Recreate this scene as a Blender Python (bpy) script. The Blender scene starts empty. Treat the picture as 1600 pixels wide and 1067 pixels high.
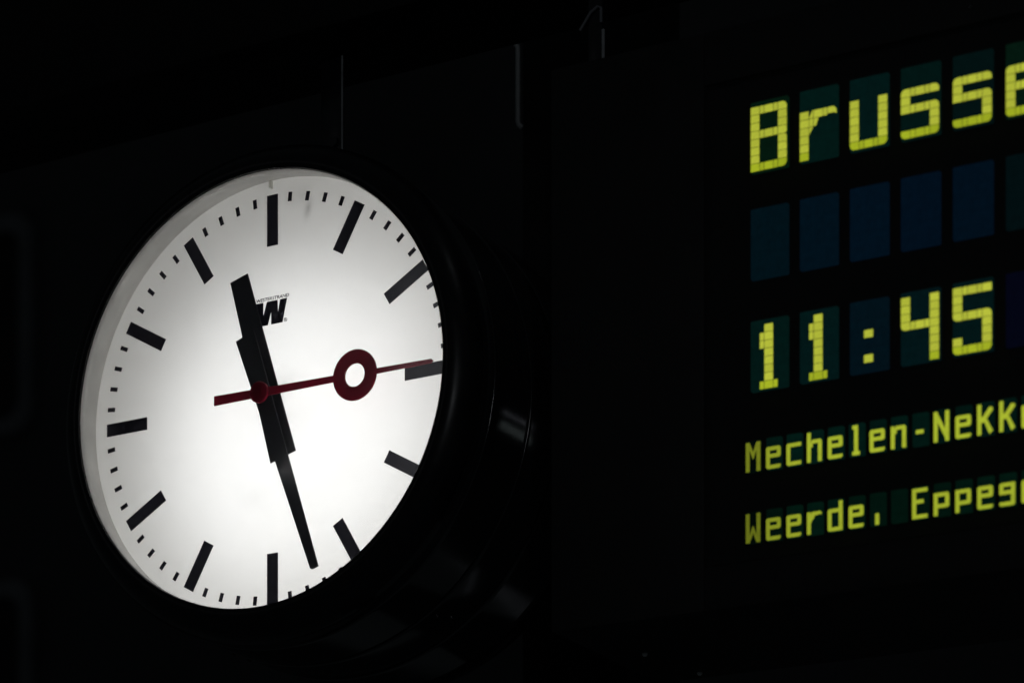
import bpy, bmesh, math, random
from mathutils import Vector, Matrix

random.seed(7)
R = math.radians
scene = bpy.context.scene
col = scene.collection

# ---------------------------------------------------------------- camera, world, lamps, exposure
CAM_H = 1.6
cam_d = bpy.data.cameras.new('camera')
cam_d.sensor_fit = 'HORIZONTAL'
cam_d.sensor_width = 36.0
cam_d.lens = 36.0 * 4246.5 / 1600.0
cam_d.shift_y = 1522.9 / 1600.0            # level camera, rising front: verticals stay vertical
cam_d.clip_start = 0.05
cam_d.clip_end = 200.0
cam_d.dof.use_dof = True
cam_d.dof.focus_distance = 3.97
cam_d.dof.aperture_fstop = 3.0
cam = bpy.data.objects.new('camera', cam_d)
cam.location = (0, 0, CAM_H)
cam.rotation_euler = (R(90), 0, 0)
col.objects.link(cam)
scene.camera = cam

world = bpy.data.worlds.new('World')
scene.world = world
world.use_nodes = True
bg = world.node_tree.nodes['Background']
bg.inputs['Color'].default_value = (0.80, 0.95, 1.0, 1)
bg.inputs['Strength'].default_value = 0.014


def area_lamp(name, loc, target, sx, sy, radiance, color=(1, 1, 1)):
    l = bpy.data.lights.new(name, 'AREA')
    l.shape = 'RECTANGLE'
    l.size, l.size_y = sx, sy
    l.energy = radiance * math.pi * sx * sy
    l.color = color
    o = bpy.data.objects.new(name, l)
    o.location = loc
    o.rotation_euler = (Vector(target) - Vector(loc)).to_track_quat('-Z', 'Y').to_euler()
    col.objects.link(o)
    return o


area_lamp('platform_lamp', (2.625, 5.375, 3.180), (0.01, 3.92, 2.87), 0.10, 0.12, 0.40, (0.85, 1.0, 1.0))
area_lamp('platform_tube_lamp', (2.60, 5.395, 3.375), (0.01, 3.92, 2.87), 0.12, 0.03, 0.68, (0.85, 0.88, 1.0))
area_lamp('kiosk_lamp', (1.64, 5.93, 1.40), (0.01, 4.14, 2.68), 0.50, 0.14, 0.06, (0.85, 0.9, 1.0))
area_lamp('marker_veil_light', (-3.38, 1.70, 4.05), (-0.2, 3.9, 2.9), 0.42, 1.0, 0.55, (0.92, 0.95, 1.0))  # added source; its reflection in the glass greys the right-hand markers
area_lamp('edge_highlight_light', (0.45, -0.6, 3.45), (-0.1, 3.9, 2.9), 0.14, 0.60, 26.0, (0.9, 0.95, 1.0))  # added source behind the camera that draws highlights on rounded edges
area_lamp('roof_lamp', (1.4, 1.6, 6.0), (-0.1, 3.9, 2.9), 0.15, 0.15, 14.0, (0.9, 0.95, 1.0))

scene.view_settings.view_transform = 'Standard'
scene.view_settings.look = 'None'
scene.view_settings.exposure = 0.0
scene.view_settings.gamma = 1.0
scene.view_settings.use_curve_mapping = False
scene.cycles.max_bounces = 10
scene.cycles.diffuse_bounces = 5
scene.cycles.transmission_bounces = 8
scene.cycles.transparent_max_bounces = 12
scene.cycles.use_denoising = True

# ---------------------------------------------------------------- frame of the place
TH = 0.4939                                   # clock and board face this much to the left of the camera
CLOCK = Vector((-0.3515, 3.9927, 1.3466 + CAM_H))


def at(s, d, v):
    """local point: s along the fascia, d out of the dial, v up"""
    return Vector((s, -d, v))


# ---------------------------------------------------------------- materials
def mat(name):
    m = bpy.data.materials.new(name)
    m.use_nodes = True
    nt = m.node_tree
    return m, nt, nt.nodes['Principled BSDF']


def N(nt, t, **kw):
    n = nt.nodes.new(t)
    for k, v in kw.items():
        setattr(n, k, v)
    return n


def noise(nt, scale, detail=4, coord='Object', rough=0.6, stretch=None):
    tc = N(nt, 'ShaderNodeTexCoord')
    nz = N(nt, 'ShaderNodeTexNoise')
    nz.inputs['Scale'].default_value = scale
    nz.inputs['Detail'].default_value = detail
    nz.inputs['Roughness'].default_value = rough
    if stretch:
        mp = N(nt, 'ShaderNodeMapping')
        mp.inputs['Scale'].default_value = stretch
        nt.links.new(tc.outputs[coord], mp.inputs[0])
        nt.links.new(mp.outputs[0], nz.inputs['Vector'])
    else:
        nt.links.new(tc.outputs[coord], nz.inputs['Vector'])
    return nz


def ramp(nt, src, p0, c0, p1, c1):
    r = N(nt, 'ShaderNodeValToRGB')
    e = r.color_ramp.elements
    e[0].position, e[0].color = p0, (*c0, 1)
    e[1].position, e[1].color = p1, (*c1, 1)
    nt.links.new(src, r.inputs[0])
    return r


def painted(name, color, rough, var=0.3, scale=30, spec=0.5, bump=0.0):
    m, nt, b = mat(name)
    nz = noise(nt, scale, 5)
    c0 = tuple(c * (1 - var) for c in color)
    c1 = tuple(min(1, c * (1 + var)) for c in color)
    r = ramp(nt, nz.outputs['Fac'], 0.3, c0, 0.7, c1)
    nt.links.new(r.outputs[0], b.inputs['Base Color'])
    rr = ramp(nt, nz.outputs['Fac'], 0.3, (rough * 0.85,) * 3, 0.75, (min(1, rough * 1.25),) * 3)
    nt.links.new(rr.outputs[0], b.inputs['Roughness'])
    b.inputs['Specular IOR Level'].default_value = spec
    if bump:
        bp = N(nt, 'ShaderNodeBump')
        bp.inputs['Strength'].default_value = bump
        bp.inputs['Distance'].default_value = 0.002
        nz2 = noise(nt, scale * 12, 3)
        nt.links.new(nz2.outputs['Fac'], bp.inputs['Height'])
        nt.links.new(bp.outputs[0], b.inputs['Normal'])
    return m


M_case = painted('black_case_paint', (0.012, 0.013, 0.014), 0.12, 0.2, 14, 0.5, 0.02)
M_band = painted('black_band_paint', (0.012, 0.013, 0.014), 0.13, 0.2, 14, 0.5, 0.02)
M_bezel = painted('black_bezel_paint', (0.008, 0.008, 0.009), 0.28, 0.25, 20, 0.15, 0.03)
M_board = painted('black_board_paint', (0.006, 0.006, 0.006), 0.55, 0.25, 10, 0.25, 0.04)
M_panel = painted('black_display_panel', (0.003, 0.003, 0.003), 0.6, 0.2, 10, 0.15)
M_steel = painted('dull_steel', (0.38, 0.39, 0.40), 0.35, 0.3, 60, 0.5)
M_bracket = painted('dark_grey_bracket_paint', (0.008, 0.009, 0.010), 0.22, 0.2, 25, 0.45, 0.0)
M_wall = painted('dark_wall_paint', (0.042, 0.043, 0.046), 0.7, 0.3, 1.2, 0.2)
M_rim = painted('grey_frame_paint', (0.085, 0.09, 0.10), 0.5, 0.2, 5, 0.4)
M_edge_highlight = painted('edge_highlight_metal', (0.20, 0.21, 0.22), 0.35, 0.3, 40, 0.4)  # pale metal for the tubes that stand in for edge highlights
M_conduit = painted('bright_conduit_metal', (0.75, 0.76, 0.78), 0.35, 0.15, 40, 0.6)
M_reveal = painted('white_reveal_paint', (0.64, 0.63, 0.61), 0.55, 0.13, 14, 0.3)
M_reflector = painted('white_lamp_tray', (0.82, 0.808, 0.785), 0.7, 0.02, 6, 0.2)
M_mark = painted('blue_black_dial_print', (0.008, 0.007, 0.016), 0.6, 0.2, 50, 0.2)
M_hand = painted('black_hand_paint', (0.005, 0.006, 0.009), 0.45, 0.3, 40, 0.12)
M_red = painted('red_hand_paint', (0.17, 0.0005, 0.014), 0.55, 0.2, 40, 0.1)
M_clip = painted('pale_plastic_clip', (0.75, 0.74, 0.68), 0.4, 0.05, 40)


def make_dial_mat():
    m, nt, b = mat('opal_acrylic_dial')
    nt.nodes.remove(b)
    out = nt.nodes['Material Output']
    tc = N(nt, 'ShaderNodeTexCoord')

    def spot(s, v, rs, rv, rot=0.0):
        mp = N(nt, 'ShaderNodeMapping')
        mp.vector_type = 'TEXTURE'
        mp.inputs['Location'].default_value = (s, 0, v)
        mp.inputs['Rotation'].default_value = (0, rot, 0)
        mp.inputs['Scale'].default_value = (rs, 1, rv)
        nt.links.new(tc.outputs['Object'], mp.inputs[0])
        g = N(nt, 'ShaderNodeTexGradient', gradient_type='QUADRATIC_SPHERE')
        nt.links.new(mp.outputs[0], g.inputs[0])
        return g.outputs['Fac']

    blotch = noise(nt, 60, 5, rough=0.7)
    big = noise(nt, 5, 4)
    base = ramp(nt, big.outputs['Fac'], 0.3, (0.86, 0.855, 0.845), 0.7, (0.885, 0.882, 0.875))
    # dirt streak near the five-past mark, darker patches round the hub
    total = None
    for args, k in (((0.0615, 0.268, 0.012, 0.028, 0.25), 0.5), ((0.020, 0.020, 0.05, 0.035, 0), 0.25),
                    ((0.035, -0.03, 0.06, 0.05, 0.4), 0.12), ((-0.03, -0.14, 0.05, 0.04, 0.2), 0.10),
                    ((0.05, 0.29, 0.05, 0.03, 0), 0.16)):
        f = spot(*args)
        mu = N(nt, 'ShaderNodeMath', operation='MULTIPLY')
        nt.links.new(f, mu.inputs[0])
        mu.inputs[1].default_value = k * 1.6
        if total is None:
            total = mu.outputs[0]
        else:
            ad = N(nt, 'ShaderNodeMath', operation='ADD')
            nt.links.new(total, ad.inputs[0])
            nt.links.new(mu.outputs[0], ad.inputs[1])
            total = ad.outputs[0]
    mm = N(nt, 'ShaderNodeMath', operation='MULTIPLY', use_clamp=True)
    nt.links.new(total, mm.inputs[0])
    nt.links.new(blotch.outputs['Fac'], mm.inputs[1])
    mix = N(nt, 'ShaderNodeMixRGB')
    nt.links.new(mm.outputs[0], mix.inputs[0])
    nt.links.new(base.outputs[0], mix.inputs[1])
    mix.inputs[2].default_value = (0.12, 0.11, 0.10, 1)
    tr = N(nt, 'ShaderNodeBsdfTranslucent')
    df = N(nt, 'ShaderNodeBsdfDiffuse')
    gl = N(nt, 'ShaderNodeBsdfGlossy')
    gl.inputs['Roughness'].default_value = 0.25
    nt.links.new(mix.outputs[0], tr.inputs['Color'])
    nt.links.new(mix.outputs[0], df.inputs['Color'])
    a = N(nt, 'ShaderNodeMixShader')
    a.inputs[0].default_value = 0.40
    nt.links.new(tr.outputs[0], a.inputs[1])
    nt.links.new(df.outputs[0], a.inputs[2])
    c = N(nt, 'ShaderNodeMixShader')
    c.inputs[0].default_value = 0.025
    nt.links.new(a.outputs[0], c.inputs[1])
    nt.links.new(gl.outputs[0], c.inputs[2])
    nt.links.new(c.outputs[0], out.inputs['Surface'])
    return m


def make_glass(name, dust, rough, tint=(1, 1, 1), patch=()):
    m, nt, b = mat(name)
    nt.nodes.remove(b)
    out = nt.nodes['Material Output']
    tp = N(nt, 'ShaderNodeBsdfTransparent')
    tp.inputs['Color'].default_value = (*tint, 1)
    gl = N(nt, 'ShaderNodeBsdfGlossy')
    gl.inputs['Roughness'].default_value = rough
    fr = N(nt, 'ShaderNodeFresnel')
    fr.inputs['IOR'].default_value = 1.5
    a = N(nt, 'ShaderNodeMixShader')
    nt.links.new(fr.outputs[0], a.inputs[0])
    nt.links.new(tp.outputs[0], a.inputs[1])
    nt.links.new(gl.outputs[0], a.inputs[2])
    nz = noise(nt, 9, 6, rough=0.72, stretch=(1, 1, 0.6))
    rp = ramp(nt, nz.outputs['Fac'], 0.46, (0.0008,) * 3, 0.80, (dust,) * 3)
    fac = rp.outputs[0]
    if patch:
        tc = N(nt, 'ShaderNodeTexCoord')
        for (ps, pv, rs, rv, k) in patch:
            mp = N(nt, 'ShaderNodeMapping')
            mp.vector_type = 'TEXTURE'
            mp.inputs['Location'].default_value = (ps, -0.0415, pv)
            mp.inputs['Scale'].default_value = (rs, 1, rv)
            nt.links.new(tc.outputs['Object'], mp.inputs[0])
            g = N(nt, 'ShaderNodeTexGradient', gradient_type='QUADRATIC_SPHERE')
            nt.links.new(mp.outputs[0], g.inputs[0])
            nz3 = noise(nt, 45, 5, rough=0.7)
            m1 = N(nt, 'ShaderNodeMath', operation='MULTIPLY')
            nt.links.new(g.outputs['Fac'], m1.inputs[0])
            nt.links.new(nz3.outputs['Fac'], m1.inputs[1])
            m2 = N(nt, 'ShaderNodeMath', operation='MULTIPLY_ADD')
            nt.links.new(m1.outputs[0], m2.inputs[0])
            m2.inputs[1].default_value = k
            nt.links.new(fac, m2.inputs[2])
            fac = m2.outputs[0]
    du = N(nt, 'ShaderNodeBsdfTranslucent')
    du.inputs['Color'].default_value = (0.8, 0.8, 0.82, 1)
    c = N(nt, 'ShaderNodeMixShader')
    nt.links.new(fac, c.inputs[0])
    nt.links.new(a.outputs[0], c.inputs[1])
    nt.links.new(du.outputs[0], c.inputs[2])
    nt.links.new(c.outputs[0], out.inputs['Surface'])
    return m


def make_emit(name, mottle=0.12):
    """backlit liquid crystal: the object's own colour is its light"""
    m, nt, b = mat(name)
    nt.nodes.remove(b)
    out = nt.nodes['Material Output']
    oi = N(nt, 'ShaderNodeObjectInfo')
    nz = noise(nt, 140, 3)
    rp = ramp(nt, nz.outputs['Fac'], 0.3, (1 - mottle,) * 3, 0.7, (1 + mottle * 0.6,) * 3)
    mu = N(nt, 'ShaderNodeMixRGB', blend_type='MULTIPLY')
    mu.inputs[0].default_value = 1
    nt.links.new(oi.outputs['Color'], mu.inputs[1])
    nt.links.new(rp.outputs[0], mu.inputs[2])
    em = N(nt, 'ShaderNodeEmission')
    nt.links.new(mu.outputs[0], em.inputs['Color'])
    nt.links.new(em.outputs[0], out.inputs['Surface'])
    return m


M_dial = make_dial_mat()
M_glass = make_glass('dusty_clock_glass', 0.022, 0.09, patch=((0.045, -0.125, 0.05, 0.045, 0.16), (0.06, -0.055, 0.03, 0.08, 0.05), (0.28, 0.02, 0.10, 0.16, 0.05), (0.22, -0.20, 0.12, 0.12, 0.05)))
M_pane = make_glass('board_cover_glass', 0.0004, 0.02)
M_seg = make_emit('backlit_segment')
M_cell = make_emit('dim_backlit_cell', 0.25)


# ---------------------------------------------------------------- helpers
def tag(o, label=None, cat=None, group=None, kind=None):
    if label: o['label'] = label
    if cat: o['category'] = cat
    if group: o['group'] = group
    if kind: o['kind'] = kind
    return o


def empty(name, loc, rz=0.0):
    o = bpy.data.objects.new(name, None)
    o.empty_display_size = 0.1
    o.location = loc
    o.rotation_euler = (0, 0, rz)
    col.objects.link(o)
    return o


def link(name, me, parent=None, loc=None, rot=None):
    o = bpy.data.objects.new(name, me)
    col.objects.link(o)
    if parent: o.parent = parent
    if loc is not None: o.location = loc
    if rot is not None: o.rotation_euler = rot
    return o


def mesh_from(name, bm, m, smooth=False):
    bmesh.ops.recalc_face_normals(bm, faces=bm.faces[:])
    me = bpy.data.meshes.new(name)
    bm.to_mesh(me)
    bm.free()
    me.materials.append(m)
    if smooth:
        for p in me.polygons: p.use_smooth = True
        try:
            me.set_sharp_from_angle(angle=R(32))
        except Exception:
            pass
    return me


def add_box(bm, s0, s1, d0, d1, v0, v1, bevel=0.0, seg=2):
    vs = [bm.verts.new(at(s, d, v)) for v in (v0, v1) for d in (d0, d1) for s in (s0, s1)]
    idx = [(0, 1, 3, 2), (4, 6, 7, 5), (0, 4, 5, 1), (2, 3, 7, 6), (0, 2, 6, 4), (1, 5, 7, 3)]
    fs = [bm.faces.new([vs[i] for i in f]) for f in idx]
    bmesh.ops.recalc_face_normals(bm, faces=fs)
    if bevel:
        es = list({e for f in fs for e in f.edges})
        bmesh.ops.bevel(bm, geom=es, offset=bevel, segments=seg, profile=0.5, affect='EDGES')


def box(name, s0, s1, d0, d1, v0, v1, m, parent, bevel=0.0, seg=2):
    bm = bmesh.new()
    add_box(bm, s0, s1, d0, d1, v0, v1, bevel, seg)
    return link(name, mesh_from(name, bm, m, bevel > 0), parent)


def add_lathe(bm, prof, n=160, closed=True):
    """prof: list of (d, r) revolved about the dial axis"""
    rings = []
    for d, r in prof:
        rings.append([bm.verts.new(at(r * math.sin(2 * math.pi * k / n), d, r * math.cos(2 * math.pi * k / n))) for k in range(n)])
    m = len(rings)
    for i in range(m if closed else m - 1):
        a, b = rings[i], rings[(i + 1) % m]
        for k in range(n):
            bm.faces.new([a[k], a[(k + 1) % n], b[(k + 1) % n], b[k]])


def lathe(name, prof, m, parent, closed=True, n=160, smooth=True):
    bm = bmesh.new()
    add_lathe(bm, prof, n, closed)
    return link(name, mesh_from(name, bm, m, smooth), parent)


def disc(name, r, d, m, parent, n=160):
    bm = bmesh.new()
    c = bm.verts.new(at(0, d, 0))
    vs = [bm.verts.new(at(r * math.sin(2 * math.pi * k / n), d, r * math.cos(2 * math.pi * k / n))) for k in range(n)]
    for k in range(n):
        bm.faces.new([c, vs[k], vs[(k + 1) % n]])
    return link(name, mesh_from(name, bm, m), parent)


def add_plate(bm, pts, d0, d1):
    """closed plate from an outline (s, v) between depths d0 and d1"""
    a = [bm.verts.new(at(s, d1, v)) for s, v in pts]
    b = [bm.verts.new(at(s, d0, v)) for s, v in pts]
    n = len(pts)
    bm.faces.new(a)
    bm.faces.new(b[::-1])
    for i in range(n):
        bm.faces.new([a[i], b[i], b[(i + 1) % n], a[(i + 1) % n]])


def plate_mesh(name, pts, d0, d1, m, bevel=0.0):
    bm = bmesh.new()
    add_plate(bm, pts, d0, d1)
    if bevel:
        bmesh.ops.bevel(bm, geom=bm.edges[:], offset=bevel, segments=2, affect='EDGES')
    return mesh_from(name, bm, m, bevel > 0)


def text_mesh(name, body, size, shear, m, extrude, bold=0.0):
    cu = bpy.data.curves.new(name, 'FONT')
    cu.body = body
    cu.size = size
    cu.shear = shear
    cu.extrude = extrude
    cu.offset = bold
    cu.align_x = 'CENTER'
    cu.resolution_u = 3
    o = bpy.data.objects.new(name, cu)
    col.objects.link(o)
    dg = bpy.context.evaluated_depsgraph_get()
    me = bpy.data.meshes.new_from_object(o.evaluated_get(dg))
    bpy.data.objects.remove(o)
    me.transform(Matrix.Rotation(R(90), 4, 'X'))
    me.materials.clear()
    me.materials.append(m)
    return me


def add_tube(bm, pts, rad, n=10):
    """round bar through points given as (s, d, v)"""
    rings = []
    P = [at(*p) for p in pts]
    for i, p in enumerate(P):
        t = (P[min(i + 1, len(P) - 1)] - P[max(i - 1, 0)]).normalized()
        x = t.cross(Vector((0.3, 1, 0.2))).normalized()
        y = t.cross(x)
        rings.append([bm.verts.new(p + (x * math.cos(2 * math.pi * k / n) + y * math.sin(2 * math.pi * k / n)) * rad) for k in range(n)])
    for a, b in zip(rings, rings[1:]):
        for k in range(n):
            bm.faces.new([a[k], a[(k + 1) % n], b[(k + 1) % n], b[k]])
    bm.faces.new(rings[0])
    bm.faces.new(rings[-1][::-1])


def tube(name, pts, rad, m, parent):
    bm = bmesh.new()
    add_tube(bm, pts, rad)
    return link(name, mesh_from(name, bm, m, True), parent)


# ---------------------------------------------------------------- setting
frame = Matrix.Translation(CLOCK) @ Matrix.Rotation(-TH, 4, 'Z')


def place(s, d, v):
    return frame @ at(s, d, v)


beam = box('ceiling_beam', -3.2, 3.2, -0.27, -0.08, 0.572, 0.80, M_panel, None, 0.006)
beam.location = CLOCK
beam.rotation_euler = (0, 0, -TH)
tag(beam, 'black ceiling beam that carries the clock and the board', None, None, 'structure')

wall = box('wall', -9, 9, -5.4, -5.2, -3.0, 5.5, M_wall, None)
wall.location = CLOCK
wall.rotation_euler = (0, 0, -TH)
tag(wall, 'dark wall far behind the clock', None, None, 'structure')

# ---------------------------------------------------------------- station clock
clock = empty('station_clock', CLOCK, -TH)
tag(clock, 'round backlit station clock with white face, black bars and red second hand', 'clock')

# bezel, reveal and the two shells round the mounting band
lathe('bezel', [(0.046, 0.3152), (0.0505, 0.3163), (0.053, 0.3205), (0.053, 0.328), (0.048, 0.338), (0.038, 0.350), (0.026, 0.357),
                (0.011, 0.360), (0.008, 0.358), (0.008, 0.350), (-0.004, 0.346), (-0.004, 0.336), (0.040, 0.3165)], M_bezel, clock)
lathe('reveal_ring', [(0.047, 0.3151), (0.0445, 0.3147), (0.012, 0.3185), (0.0015, 0.3215), (-0.002, 0.3215), (-0.002, 0.330), (0.040, 0.3164)], M_reveal, clock)
def fillet(d, r, q=0.0022, n=6):
    """rounded front edge: from the front-facing face round to the barrel"""
    return [(d - q + q * math.cos(R(90 * i / n)), r - q + q * math.sin(R(90 * i / n))) for i in range(n + 1)]


shell = [(-0.006, 0.346), (-0.022, 0.350), (-0.0235, 0.3535)] + fillet(-0.0245, 0.360) + [(-0.031, 0.360), (-0.1235, 0.360), (-0.126, 0.360), (-0.1285, 0.3588), (-0.129, 0.356), (-0.129, 0.335), (-0.006, 0.335)]
lathe('front_case', shell, M_case, clock)
lathe('rear_case', [(-0.221, 0.33), (-0.221, 0.356)] + fillet(-0.221, 0.3645) + [(-0.228, 0.3645), (-0.320, 0.3645), (-0.3265, 0.358), (-0.344, 0.346), (-0.344, 0.335)], M_case, clock)
band = lathe('mounting_band', [(-0.1305, 0.33), (-0.1305, 0.355)] + fillet(-0.1305, 0.3622) + [(-0.137, 0.3622), (-0.215, 0.3622), (-0.217, 0.3616), (-0.2195, 0.3590), (-0.2195, 0.33)], M_band, clock)
lathe('rear_bezel', [(-0.35 - d, r) for d, r in [(0.046, 0.3163), (0.053, 0.3215), (0.048, 0.338), (0.026, 0.357), (0.011, 0.360), (0.008, 0.350), (-0.004, 0.346), (-0.004, 0.336), (0.040, 0.3165)]], M_bezel, clock)

# lamp tray behind the dial: closed white box with a round lamp
lathe('lamp_tray', [(-0.003, 0.332), (-0.115, 0.325), (-0.120, 0.30), (-0.120, 0.001)], M_reflector, clock, closed=False, n=96)
for nm, s, v, rad, en in (('dial_lamp', 0.035, -0.05, 0.235, 1.30),):
    l = bpy.data.lights.new(nm, 'AREA')
    l.shape = 'DISK'
    l.size = rad * 2
    l.energy = en
    l.color = (0.945, 0.97, 1.0)
    o = bpy.data.objects.new(nm, l)
    o.parent = clock
    o.location = at(s, -0.112, v)
    o.rotation_euler = (R(90), 0, 0)      # shines out of the face
    col.objects.link(o)

dial = disc('dial', 0.3285, 0.0, M_dial, clock)


# printed marks: each bar is a piece of its own
def bar_mesh(name, r0, r1, w):
    return plate_mesh(name, [(-w, r0), (w, r0), (w, r1), (-w, r1)], 0.0002, 0.0011, M_mark)


me_hour = bar_mesh('hour_marker', 0.2256, 0.30, 0.0094)
me_min = bar_mesh('minute_tick', 0.2868, 0.30, 0.0031)
for k in range(60):
    a = 2 * math.pi * k / 60
    # rotating about local Y: positive turns Z towards X, i.e. clockwise on the face
    link('hour_marker' if k % 5 == 0 else 'minute_tick', me_hour if k % 5 == 0 else me_min, dial, rot=(0, a, 0))

# maker's mark under twelve: lettering, slanted W of four strokes, registered sign
me = text_mesh('maker_lettering', 'WESTERSTRAND', 0.0068, 0.22, M_mark, 0.0003)
xs = [v.co.x for v in me.vertices]
k = 0.0570 / (max(xs) - min(xs))
me.transform(Matrix.Diagonal((k, 1, 1, 1)))
link('maker_lettering', me, dial, at(-0.0003, 0.0007, 0.1463))
bm = bmesh.new()
for pts in ([(-0.0296, 0.1446), (-0.0162, 0.1446), (-0.0162, 0.1242), (-0.0083, 0.1105), (-0.0191, 0.1105)],
            [(-0.0161, 0.1242), (-0.0095, 0.1446), (-0.00025, 0.1446), (-0.0023, 0.1294), (-0.0082, 0.1105)],
            [(-0.0002, 0.1446), (0.0087, 0.1446), (0.0095, 0.1257), (0.0081, 0.1105), (-0.0022, 0.1105), (-0.0022, 0.1294)],
            [(0.0096, 0.1257), (0.0136, 0.1446), (0.0253, 0.1446), (0.0174, 0.1105), (0.0082, 0.1105)]):
    add_plate(bm, pts, 0.0002, 0.0010)
link('maker_emblem', mesh_from('maker_emblem', bm, M_mark), dial)
me = text_mesh('registered_sign', '\u00ae', 0.0078, 0.0, M_mark, 0.0003)
link('registered_sign', me, dial, at(0.0227, 0.0007, 0.1105))


# hands
def hand_mesh(name, tail, tip, wt, wp, d, th, m, cham=0.0):
    pts = [(-wt / 2, -tail), (wt / 2, -tail), (wp / 2, tip - cham * 0.6), (wp / 2 - cham, tip), (-wp / 2, tip)]
    if not cham:
        pts = [(-wt / 2, -tail), (wt / 2, -tail), (wp / 2, tip), (-wp / 2, tip)]
    return plate_mesh(name, pts, d - th, d, m, 0.0004)


hour = link('hour_hand', hand_mesh('hour_hand', 0.0947, 0.1905, 0.0456, 0.0318, 0.0125, 0.0022, M_hand), clock, rot=(0, R(-15.72), 0))
minute = link('minute_hand', hand_mesh('minute_hand', 0.0945, 0.2805, 0.0337, 0.0139, 0.0285, 0.0022, M_hand, 0.004), clock, rot=(0, R(161.27), 0))

# second hand: tapering rod through a flat ring, with a hub
bm = bmesh.new()
d1, d0 = 0.0345, 0.0325
rc, ro, ri = 0.1622, 0.0364, 0.0166
n = 64
o_ = [(ro * math.sin(2 * math.pi * i / n), rc + ro * math.cos(2 * math.pi * i / n)) for i in range(n)]
i_ = [(ri * math.sin(2 * math.pi * i / n), rc + ri * math.cos(2 * math.pi * i / n)) for i in range(n)]
vo1 = [bm.verts.new(at(s, d1, v)) for s, v in o_]
vi1 = [bm.verts.new(at(s, d1, v)) for s, v in i_]
vo0 = [bm.verts.new(at(s, d0, v)) for s, v in o_]
vi0 = [bm.verts.new(at(s, d0, v)) for s, v in i_]
for i in range(n):
    j = (i + 1) % n
    bm.faces.new([vo1[i], vo1[j], vi1[j], vi1[i]])
    bm.faces.new([vo0[i], vi0[i], vi0[j], vo0[j]])
    bm.faces.new([vo1[i], vo0[i], vo0[j], vo1[j]])
    bm.faces.new([vi1[i], vi1[j], vi0[j], vi0[i]])
w = lambda r: 0.0140 - 0.0085 * (r + 0.08) / 0.37
ra, rb = rc - ro + 0.0004, rc + ro - 0.0004
add_plate(bm, [(-w(-0.08) / 2, -0.0805), (w(-0.08) / 2, -0.0805), (w(ra) / 2, ra), (-w(ra) / 2, ra)], d0, d1)
add_plate(bm, [(-w(rb) / 2, rb), (w(rb) / 2, rb), (w(0.288) / 2, 0.2885), (0.0, 0.2915), (-w(0.288) / 2, 0.2885)], d0, d1)
sec = link('second_hand', mesh_from('second_hand', bm, M_red), clock, rot=(0, R(90.3), 0))
lathe('hub', [(0.0335, 0.0005), (0.0335, 0.0155), (0.0375, 0.0155), (0.0385, 0.0145), (0.0385, 0.0005)], M_red, sec, n=48)
lathe('spindle', [(-0.02, 0.0005), (-0.02, 0.007), (0.0334, 0.007), (0.0334, 0.0005)], M_hand, clock, n=32)

# little clip that holds the dial edge under the bezel, above twelve
cl = box('dial_clip', -0.0020, 0.0020, 0.0008, 0.008, 0.3085, 0.3190, M_clip, clock, 0.0008)

disc('glass_pane', 0.3158, 0.0415, M_glass, clock, 128)


# screws round the mounting band and the bezel groove
def screw(name, ang, d, r, rad, h, parent, m):
    bm = bmesh.new()
    bmesh.ops.create_cone(bm, cap_ends=True, segments=12, radius1=rad, radius2=rad * 0.75, depth=h)
    me = mesh_from(name, bm, m, True)
    a = R(ang)
    o = link(name, me, parent, at((r + h / 2) * math.cos(a), d, (r + h / 2) * math.sin(a)))
    o.rotation_euler = (0, R(90) - a, 0)
    return o


for ang in (2.5, 62, 122, 182, 242, 302):
    screw('screw', ang, -0.150, 0.3615, 0.0045, 0.004, band, M_bezel)
    screw('screw', ang + 1.2, -0.182, 0.3615, 0.0055, 0.004, band, M_bezel)

# ---------------------------------------------------------------- clock bracket
br = empty('hanging_bracket', place(0, -0.175, 0.359), -TH)
tag(br, 'dark grey bracket plate holding up the station clock from above', 'bracket')
box('plate', -0.025, 0.013, -0.004, 0.004, -0.004, 0.2125, M_bracket, br, 0.0015)
tube('edge_highlight_tube', [(0.0135, 0.004, 0.004), (0.0135, 0.004, 0.2125)], 0.0016, M_edge_highlight, br)  # tube added so the plate's edge shows a bright highlight line
box('flange', -0.025, 0.013, -0.05, -0.0045, -0.004, 0.002, M_bracket, br, 0.001)
bm = bmesh.new()
bmesh.ops.create_cone(bm, cap_ends=True, segments=6, radius1=0.0085, radius2=0.0085, depth=0.006, matrix=Matrix.Rotation(R(90), 4, 'X'))
link('bolt', mesh_from('bolt', bm, M_bracket), br, at(0.0, 0.0072, 0.083))

# ---------------------------------------------------------------- column behind the clock, with a short conduit
cn = empty('support_column', place(0.0945, -0.6, -2.9), -TH)
tag(cn, 'dark square column standing behind the clock and the departure board', 'column')
box('shaft', 0.0, 0.195, -0.20, 0.0, 0.03, 4.4, M_board, cn, 0.004)
box('base_plate', -0.05, 0.245, -0.25, 0.05, 0.0, 0.029, M_board, cn, 0.003)
cd = empty('cable_conduit', place(0.0885, -0.597, 0.615), -TH)
tag(cd, 'short thin metal conduit with bent ends, upright beside the dark column', 'conduit')
tube('pipe', [(0.006, -0.004, -0.004), (0.002, 0.0, 0.0), (0, 0.0, 0.006), (0, 0, 0.125), (-0.001, 0, 0.131), (-0.006, -0.004, 0.135)], 0.0034, M_conduit, cd)

# ---------------------------------------------------------------- departure board
D = 0.06                                      # plane of the lit characters
board = empty('departure_board', place(0.4945, 0.0, -0.414), -TH)
tag(board, 'black hanging departure board with lit yellow-green destination text', 'board')


def bs(s): return s - 0.4945


def bv(v): return v + 0.414


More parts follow.
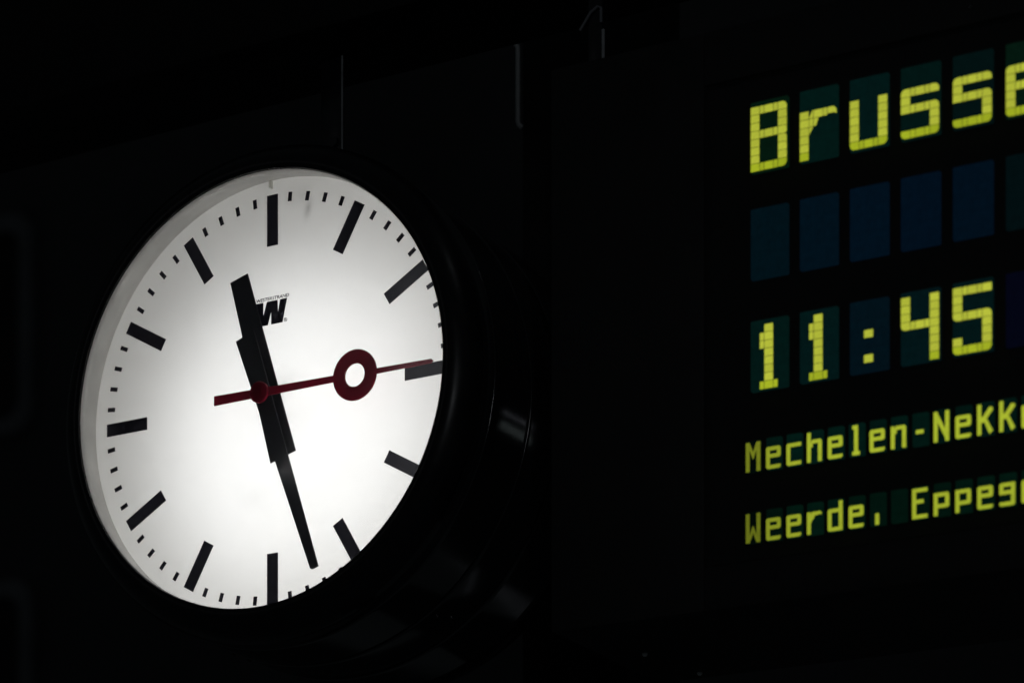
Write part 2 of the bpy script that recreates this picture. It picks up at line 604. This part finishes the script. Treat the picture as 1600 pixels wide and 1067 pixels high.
S1 = 1.78
box('housing', bs(0.4945), bs(S1), -0.28, 0.044, bv(-0.414), bv(0.35), M_board, board, 0.003)
WS0, WS1, WV0, WV1 = 0.722, 1.70, -0.356, 0.279
bm = bmesh.new()
add_box(bm, bs(0.4945), bs(WS0), 0.0445, 0.0645, bv(-0.414), bv(0.35), 0.0015)
add_box(bm, bs(WS1), bs(S1), 0.0445, 0.0645, bv(-0.414), bv(0.35), 0.0015)
add_box(bm, bs(WS0), bs(WS1), 0.0445, 0.0643, bv(-0.414), bv(WV0), 0.0015)
add_box(bm, bs(WS0), bs(WS1), 0.0445, 0.0643, bv(WV1), bv(0.35), 0.0015)
link('front_frame', mesh_from('front_frame', bm, M_board, True), board)
box('display_panel', bs(WS0) + 0.0005, bs(WS1) - 0.0005, 0.0445, 0.0505, bv(WV0) + 0.0005, bv(WV1) - 0.0005, M_panel, board)
bm = bmesh.new()
bm.faces.new([bm.verts.new(at(s, 0.0628, v)) for s, v in ((bs(WS0) + .001, bv(WV0) + .001), (bs(WS1) - .001, bv(WV0) + .001), (bs(WS1) - .001, bv(WV1) - .001), (bs(WS0) + .001, bv(WV1) - .001))])
link('cover_glass', mesh_from('cover_glass', bm, M_pane), board)
for s, d in ((0.555, -0.105), (0.576, -0.245), (1.72, -0.105), (1.72, -0.245)):
    bm = bmesh.new()
    bmesh.ops.create_uvsphere(bm, u_segments=10, v_segments=6, radius=0.0042)
    link('screw', mesh_from('screw', bm, M_steel, True), board, at(bs(s), d, bv(-0.4145)))
bm = bmesh.new()
bmesh.ops.create_uvsphere(bm, u_segments=10, v_segments=6, radius=0.003)
link('screw', mesh_from('screw', bm, M_bracket, True), board, at(bs(1.089), 0.0645, bv(0.30)))  # glossy ball put in for a small reflection on the frame

# segment shapes: five columns 2:1:2:1:2, eight rows
COLX = [(0, 2), (2, 3), (3, 5), (5, 6), (6, 8)]


def arc(cx, cy, rx, ry, a0, a1, n=5):
    return [(cx + rx * math.cos(R(a0 + (a1 - a0) * i / n)), cy + ry * math.sin(R(a0 + (a1 - a0) * i / n))) for i in range(n + 1)]


def seg_outline(code, w, h):
    """outline in 0..w, 0..h; v up"""
    r = min(w, h) * 0.62
    q = min(w, h) * 0.30
    if code == '#': return [(0, 0), (w, 0), (w, h), (0, h)]
    if code == 'a': return [(0, 0), (w, 0), (w, h)] + arc(r, h - r, r, r, 90, 180)
    if code == 'b': return [(0, 0), (w, 0)] + arc(w - r, h - r, r, r, 0, 90) + [(0, h)]
    if code == 'c': return [(0, 0)] + arc(w - r, r, r, r, -90, 0) + [(w, h), (0, h)]
    if code == 'd': return arc(r, r, r, r, 180, 270) + [(w, 0), (w, h), (0, h)]
    if code == 'q': return [(0, 0)] + arc(w - q, q, q, q, -90, 0, 3) + [(w, h), (0, h)]
    if code == 'p': return [(0, 0), (w, 0)] + arc(w - q, h - q, q, q, 0, 90, 3) + [(0, h)]
    if code == '/': return [(0, 0), (w, 0), (w, h), (w * 0.75, h), (0, h * 0.15)]      # cut upper left
    if code == '7': return [(0, 0), (w * 0.25, 0), (w * 0.55, h), (0, h)]               # leans, cut lower right
    if code == 'v': return [(0, 0.0), (w, h), (0, h)]
    if code == 't': return [(0, 0.18 * h), (w * 0.75, 0.18 * h), (w, 0.0)] + arc(w - r, h - r, r, r, 0, 90) + [(0, h)]


BIG = {
    'B': ['####b', '#...#', '#...#', '####q', '#...p', '#...#', '#...#', '####c'],
    'r': ['.....', '.....', '#/##t', '##7..', '#v...', '#....', '#....', '#....'],
    'u': ['.....', '.....', '#...#', '#...#', '#...#', '#...#', '#...#', 'd###c'],
    's': ['.....', '.....', 'a###b', '#....', '####b', '....#', '....#', 'd###c'],
    'e': ['.....', '.....', 'a###b', '#...#', '####c', '#....', '#....', 'd###c'],
    '1': ['..#..', '.##..', '.##..', '..#..', '..#..', '..#..', '..#..', '.###.'],
    ':': ['.....', '.....', '.....', '..#..', '.....', '.....', '..#..', '.....'],
    '4': ['#...#', '#...#', '#...#', 'd####', '....#', '....#', '....#', '....#'],
    '5': ['#####', '#....', '#....', 'd###b', '....#', '....#', '#...#', 'd###c'],
}
PITCH, CW, RH = 0.0693, 0.0515, 0.01062
YG = Vector((0.44, 0.485, 0.042))
_seg = {}


def seg_mesh(code, ci):
    key = (code, COLX[ci][1] - COLX[ci][0])
    if key not in _seg:
        w = CW / 8 * key[1] - 0.0007
        h = RH - 0.0007
        me = plate_mesh('segment', seg_outline(code, w, h), 0.0, 0.0005, M_seg)
        me.materials.append(M_panel)              # the cut edges do not light up
        for p in me.polygons:
            p.material_index = 0 if abs(p.normal.y) > 0.9 else 1
        _seg[key] = me
    return _seg[key]


def cell_obj(s0, base, w, rh, colr, me_cache={}):
    key = (w, rh)
    if key not in me_cache:
        bm = bmesh.new()
        add_box(bm, -0.0003, w + 0.0003, -0.0072, 0.0, -0.0004, rh * 8.62, 0.0006, 1)
        me_cache[key] = mesh_from('character_cell', bm, M_cell)
    o = link('character_cell', me_cache[key], board, at(bs(s0), 0.058, bv(base)))
    o.color = (*colr, 1)
    return o


def jit(c, k):
    f = 1 + random.uniform(-k, k)
    return tuple(x * f for x in c)


def big_row(text, base, cols, lum):
    for i, ch in enumerate(text):
        s0 = 0.7865 + i * PITCH
        c = cell_obj(s0, base, CW, RH, cols[i])
        if ch == ' ': continue
        for r, line in enumerate(BIG[ch]):
            for ci, code in enumerate(line):
                if code == '.': continue
                o = link('segment', seg_mesh(code, ci), c, at(CW / 8 * COLX[ci][0] + 0.00035, 0.0003, RH * (7 - r) + 0.00035))
                cc = YG * lum
                if r == 7: cc = Vector((cc.x * 0.80, cc.y * 0.87, cc.z * 0.4))
                o.color = (*jit(cc, 0.08), 1)


TEAL, NAVY, BLUE = (0.0006, 0.0085, 0.0072), (0.0006, 0.0050, 0.0100), (0.0006, 0.0032, 0.0105)
DIM = (0.0008, 0.0060, 0.0060)
big_row('Brusse', 0.1541, [(0.001, 0.0085, 0.004), (0.0006, 0.009, 0.0075), (0.0006, 0.0085, 0.008), (0.0006, 0.0075, 0.0065), (0.0006, 0.0055, 0.0055), (0.0012, 0.0085, 0.0045)], 1.0)
big_row('      ', 0.0143, [(0.0004, 0.0054, 0.0088), (0.0004, 0.0052, 0.0105), (0.0004, 0.0050, 0.0115), (0.0004, 0.0045, 0.0112), (0.0004, 0.0046, 0.0108), (0.0005, 0.0042, 0.0050)], 1.0)
big_row('11:45 ', -0.1325, [TEAL, (0.0006, 0.0085, 0.0085), (0.0006, 0.0055, 0.0095), (0.0006, 0.0072, 0.0085), (0.0006, 0.0075, 0.0078), (0.0008, 0.0012, 0.0060)], 1.06)

# small rows: dots too small to pick apart, one mesh of separate dots per letter
SMALL = {
    'M': ['#...#', '#...#', '#...#', '#...#', '#...#', '#...#', '#...#', '#...#'],
    'W': ['#...#'] * 8, 'N': ['#...#'] * 8, 'k': ['#....'] * 8,
    'e': BIG['e'], 'r': BIG['r'],
    'c': ['.....', '.....', 'a####', '#....', '#....', '#....', '#....', 'd####'],
    'h': ['#....', '#....', '#/##b', '##..#', '#...#', '#...#', '#...#', '#...#'],
    'l': ['.##..', '..#..', '..#..', '..#..', '..#..', '..#..', '..#..', '.###.'],
    'n': ['.....', '.....', '#/##b', '##..#', '#...#', '#...#', '#...#', '#...#'],
    '-': ['.....', '.....', '.....', '.....', '.###.', '.....', '.....', '.....'],
    'd': ['....#', '....#', 'a####', '#...#', '#...#', '#...#', '#...#', 'd####'],
    ',': ['.....', '.....', '.....', '.....', '.....', '..#..', '..#..', '..#..'],
    'E': ['#####', '#....', '#....', '####.', '#....', '#....', '#....', '#####'],
    'p': ['.....', '.....', '####b', '#...#', '#...#', '####c', '#....', '#....'],
    'g': ['.....', '.....', 'a####', '#...#', '#####', '....#', '....#', 'd###c'],
}
# slanted strokes in cell units (x 0..8, y 0..8 up): outline polygons
SLANT = {
    'M': [[(2, 8), (2, 6.0), (4, 3.3), (4, 5.3)], [(6, 8), (4, 5.3), (4, 3.3), (6, 6.0)]],
    'W': [[(2, 0), (2, 2.0), (4, 4.7), (4, 2.7)], [(6, 0), (4, 2.7), (4, 4.7), (6, 2.0)]],
    'N': [[(2, 7.6), (2, 5.2), (6, 0.8), (6, 3.2)]],
    'k': [[(2, 3.2), (2, 4.7), (2.9, 4.7), (6.0, 7.0), (7.6, 7.0), (8, 6.3), (4.3, 3.8), (3.4, 3.2)], [(3.1, 3.9), (4.3, 4.6), (8, 0.8), (6.2, 0.0)]],
}
SP, SW, SH = 0.02874, 0.0203, 0.00478
_small = {}


def small_mesh(ch):
    if ch in _small: return _small[ch]
    bm = bmesh.new()
    g = 0.00018
    ux = SW / 8
    for r, line in enumerate(SMALL[ch]):
        for ci, code in enumerate(line):
            if code == '.': continue
            x0, x1 = COLX[ci]
            w, h = ux * (x1 - x0) - g, SH - g
            add_plate(bm, [(x0 * ux + g / 2 + x, (7 - r) * SH + g / 2 + y) for x, y in seg_outline(code, w, h)], 0.0, 0.001)
    for poly in SLANT.get(ch, []):
        add_plate(bm, [(x * ux, y * SH) for x, y in poly], 0.0, 0.0009)
    _small[ch] = mesh_from('lit_letter', bm, M_seg)
    return _small[ch]


def small_row(text, base, lums, cellc):
    for i, ch in enumerate(text):
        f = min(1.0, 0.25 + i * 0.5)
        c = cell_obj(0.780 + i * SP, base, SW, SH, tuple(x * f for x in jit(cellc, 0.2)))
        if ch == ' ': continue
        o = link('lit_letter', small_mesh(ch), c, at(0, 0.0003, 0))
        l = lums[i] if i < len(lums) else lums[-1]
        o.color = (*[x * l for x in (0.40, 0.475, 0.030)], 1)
        o['kind'] = 'stuff'


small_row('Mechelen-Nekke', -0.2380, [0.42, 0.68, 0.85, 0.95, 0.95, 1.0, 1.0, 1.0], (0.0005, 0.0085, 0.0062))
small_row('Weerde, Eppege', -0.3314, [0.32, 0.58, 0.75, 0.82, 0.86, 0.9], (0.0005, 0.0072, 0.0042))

# ---------------------------------------------------------------- board hanger
hg = empty('hanging_rod', place(0.565, -0.11, 0.35), -TH)
tag(hg, 'dark hanger with hooked top carrying the departure board', 'hanger')
box('rod', -0.100, -0.078, -0.004, 0.004, 0.0005, 0.2215, M_bracket, hg, 0.0015)
tube('edge_highlight_tube', [(-0.0765, 0.003, 0.02), (-0.0765, 0.003, 0.128)], 0.0024, M_edge_highlight, hg)  # added tube, gives the hanger its highlighted edge
tube('hook', [(-0.0785, 0.006, 0.137), (-0.0785, 0.006, 0.158), (-0.084, 0.006, 0.161), (-0.095, 0.006, 0.155), (-0.112, 0.006, 0.133)], 0.0022, M_rim, hg)


# ---------------------------------------------------------------- faint frames on the far wall
def window_frame(s, v, w, h, label):
    e = empty('rounded_frame', place(s, -5.19, v), -TH)
    tag(e, label, 'frame', 'frames on the far wall')
    o_, i_ = [], []
    for (lst, ww, hh, rr) in ((o_, w, h, 0.10), (i_, w - 0.06, h - 0.06, 0.08)):
        for cx, cy, a in ((ww - rr, hh - rr, 0), (-ww + rr, hh - rr, 90), (-ww + rr, -hh + rr, 180), (ww - rr, -hh + rr, 270)):
            lst += arc(cx, cy, rr, rr, a, a + 90, 6)
    bm = bmesh.new()
    n = len(o_)
    A_ = [[bm.verts.new(at(x, d, y)) for x, y in l] for l, d in ((o_, 0.0), (o_, 0.04), (i_, 0.04), (i_, 0.0))]
    for q in range(4):
        for i in range(n):
            j = (i + 1) % n
            bm.faces.new([A_[q][i], A_[q][j], A_[(q + 1) % 4][j], A_[(q + 1) % 4][i]])
    link('rim', mesh_from('rim', bm, M_rim), e)
    bm = bmesh.new()
    add_plate(bm, i_, 0.004, 0.010)
    link('panel', mesh_from('panel', bm, M_board), e)


window_frame(-5.07, 2.57, 0.55, 0.43, 'dark rounded frame on the far wall, upper one left of the clock')
window_frame(-5.07, 1.03, 0.55, 0.53, 'dark rounded frame on the far wall, lower one left of the clock')
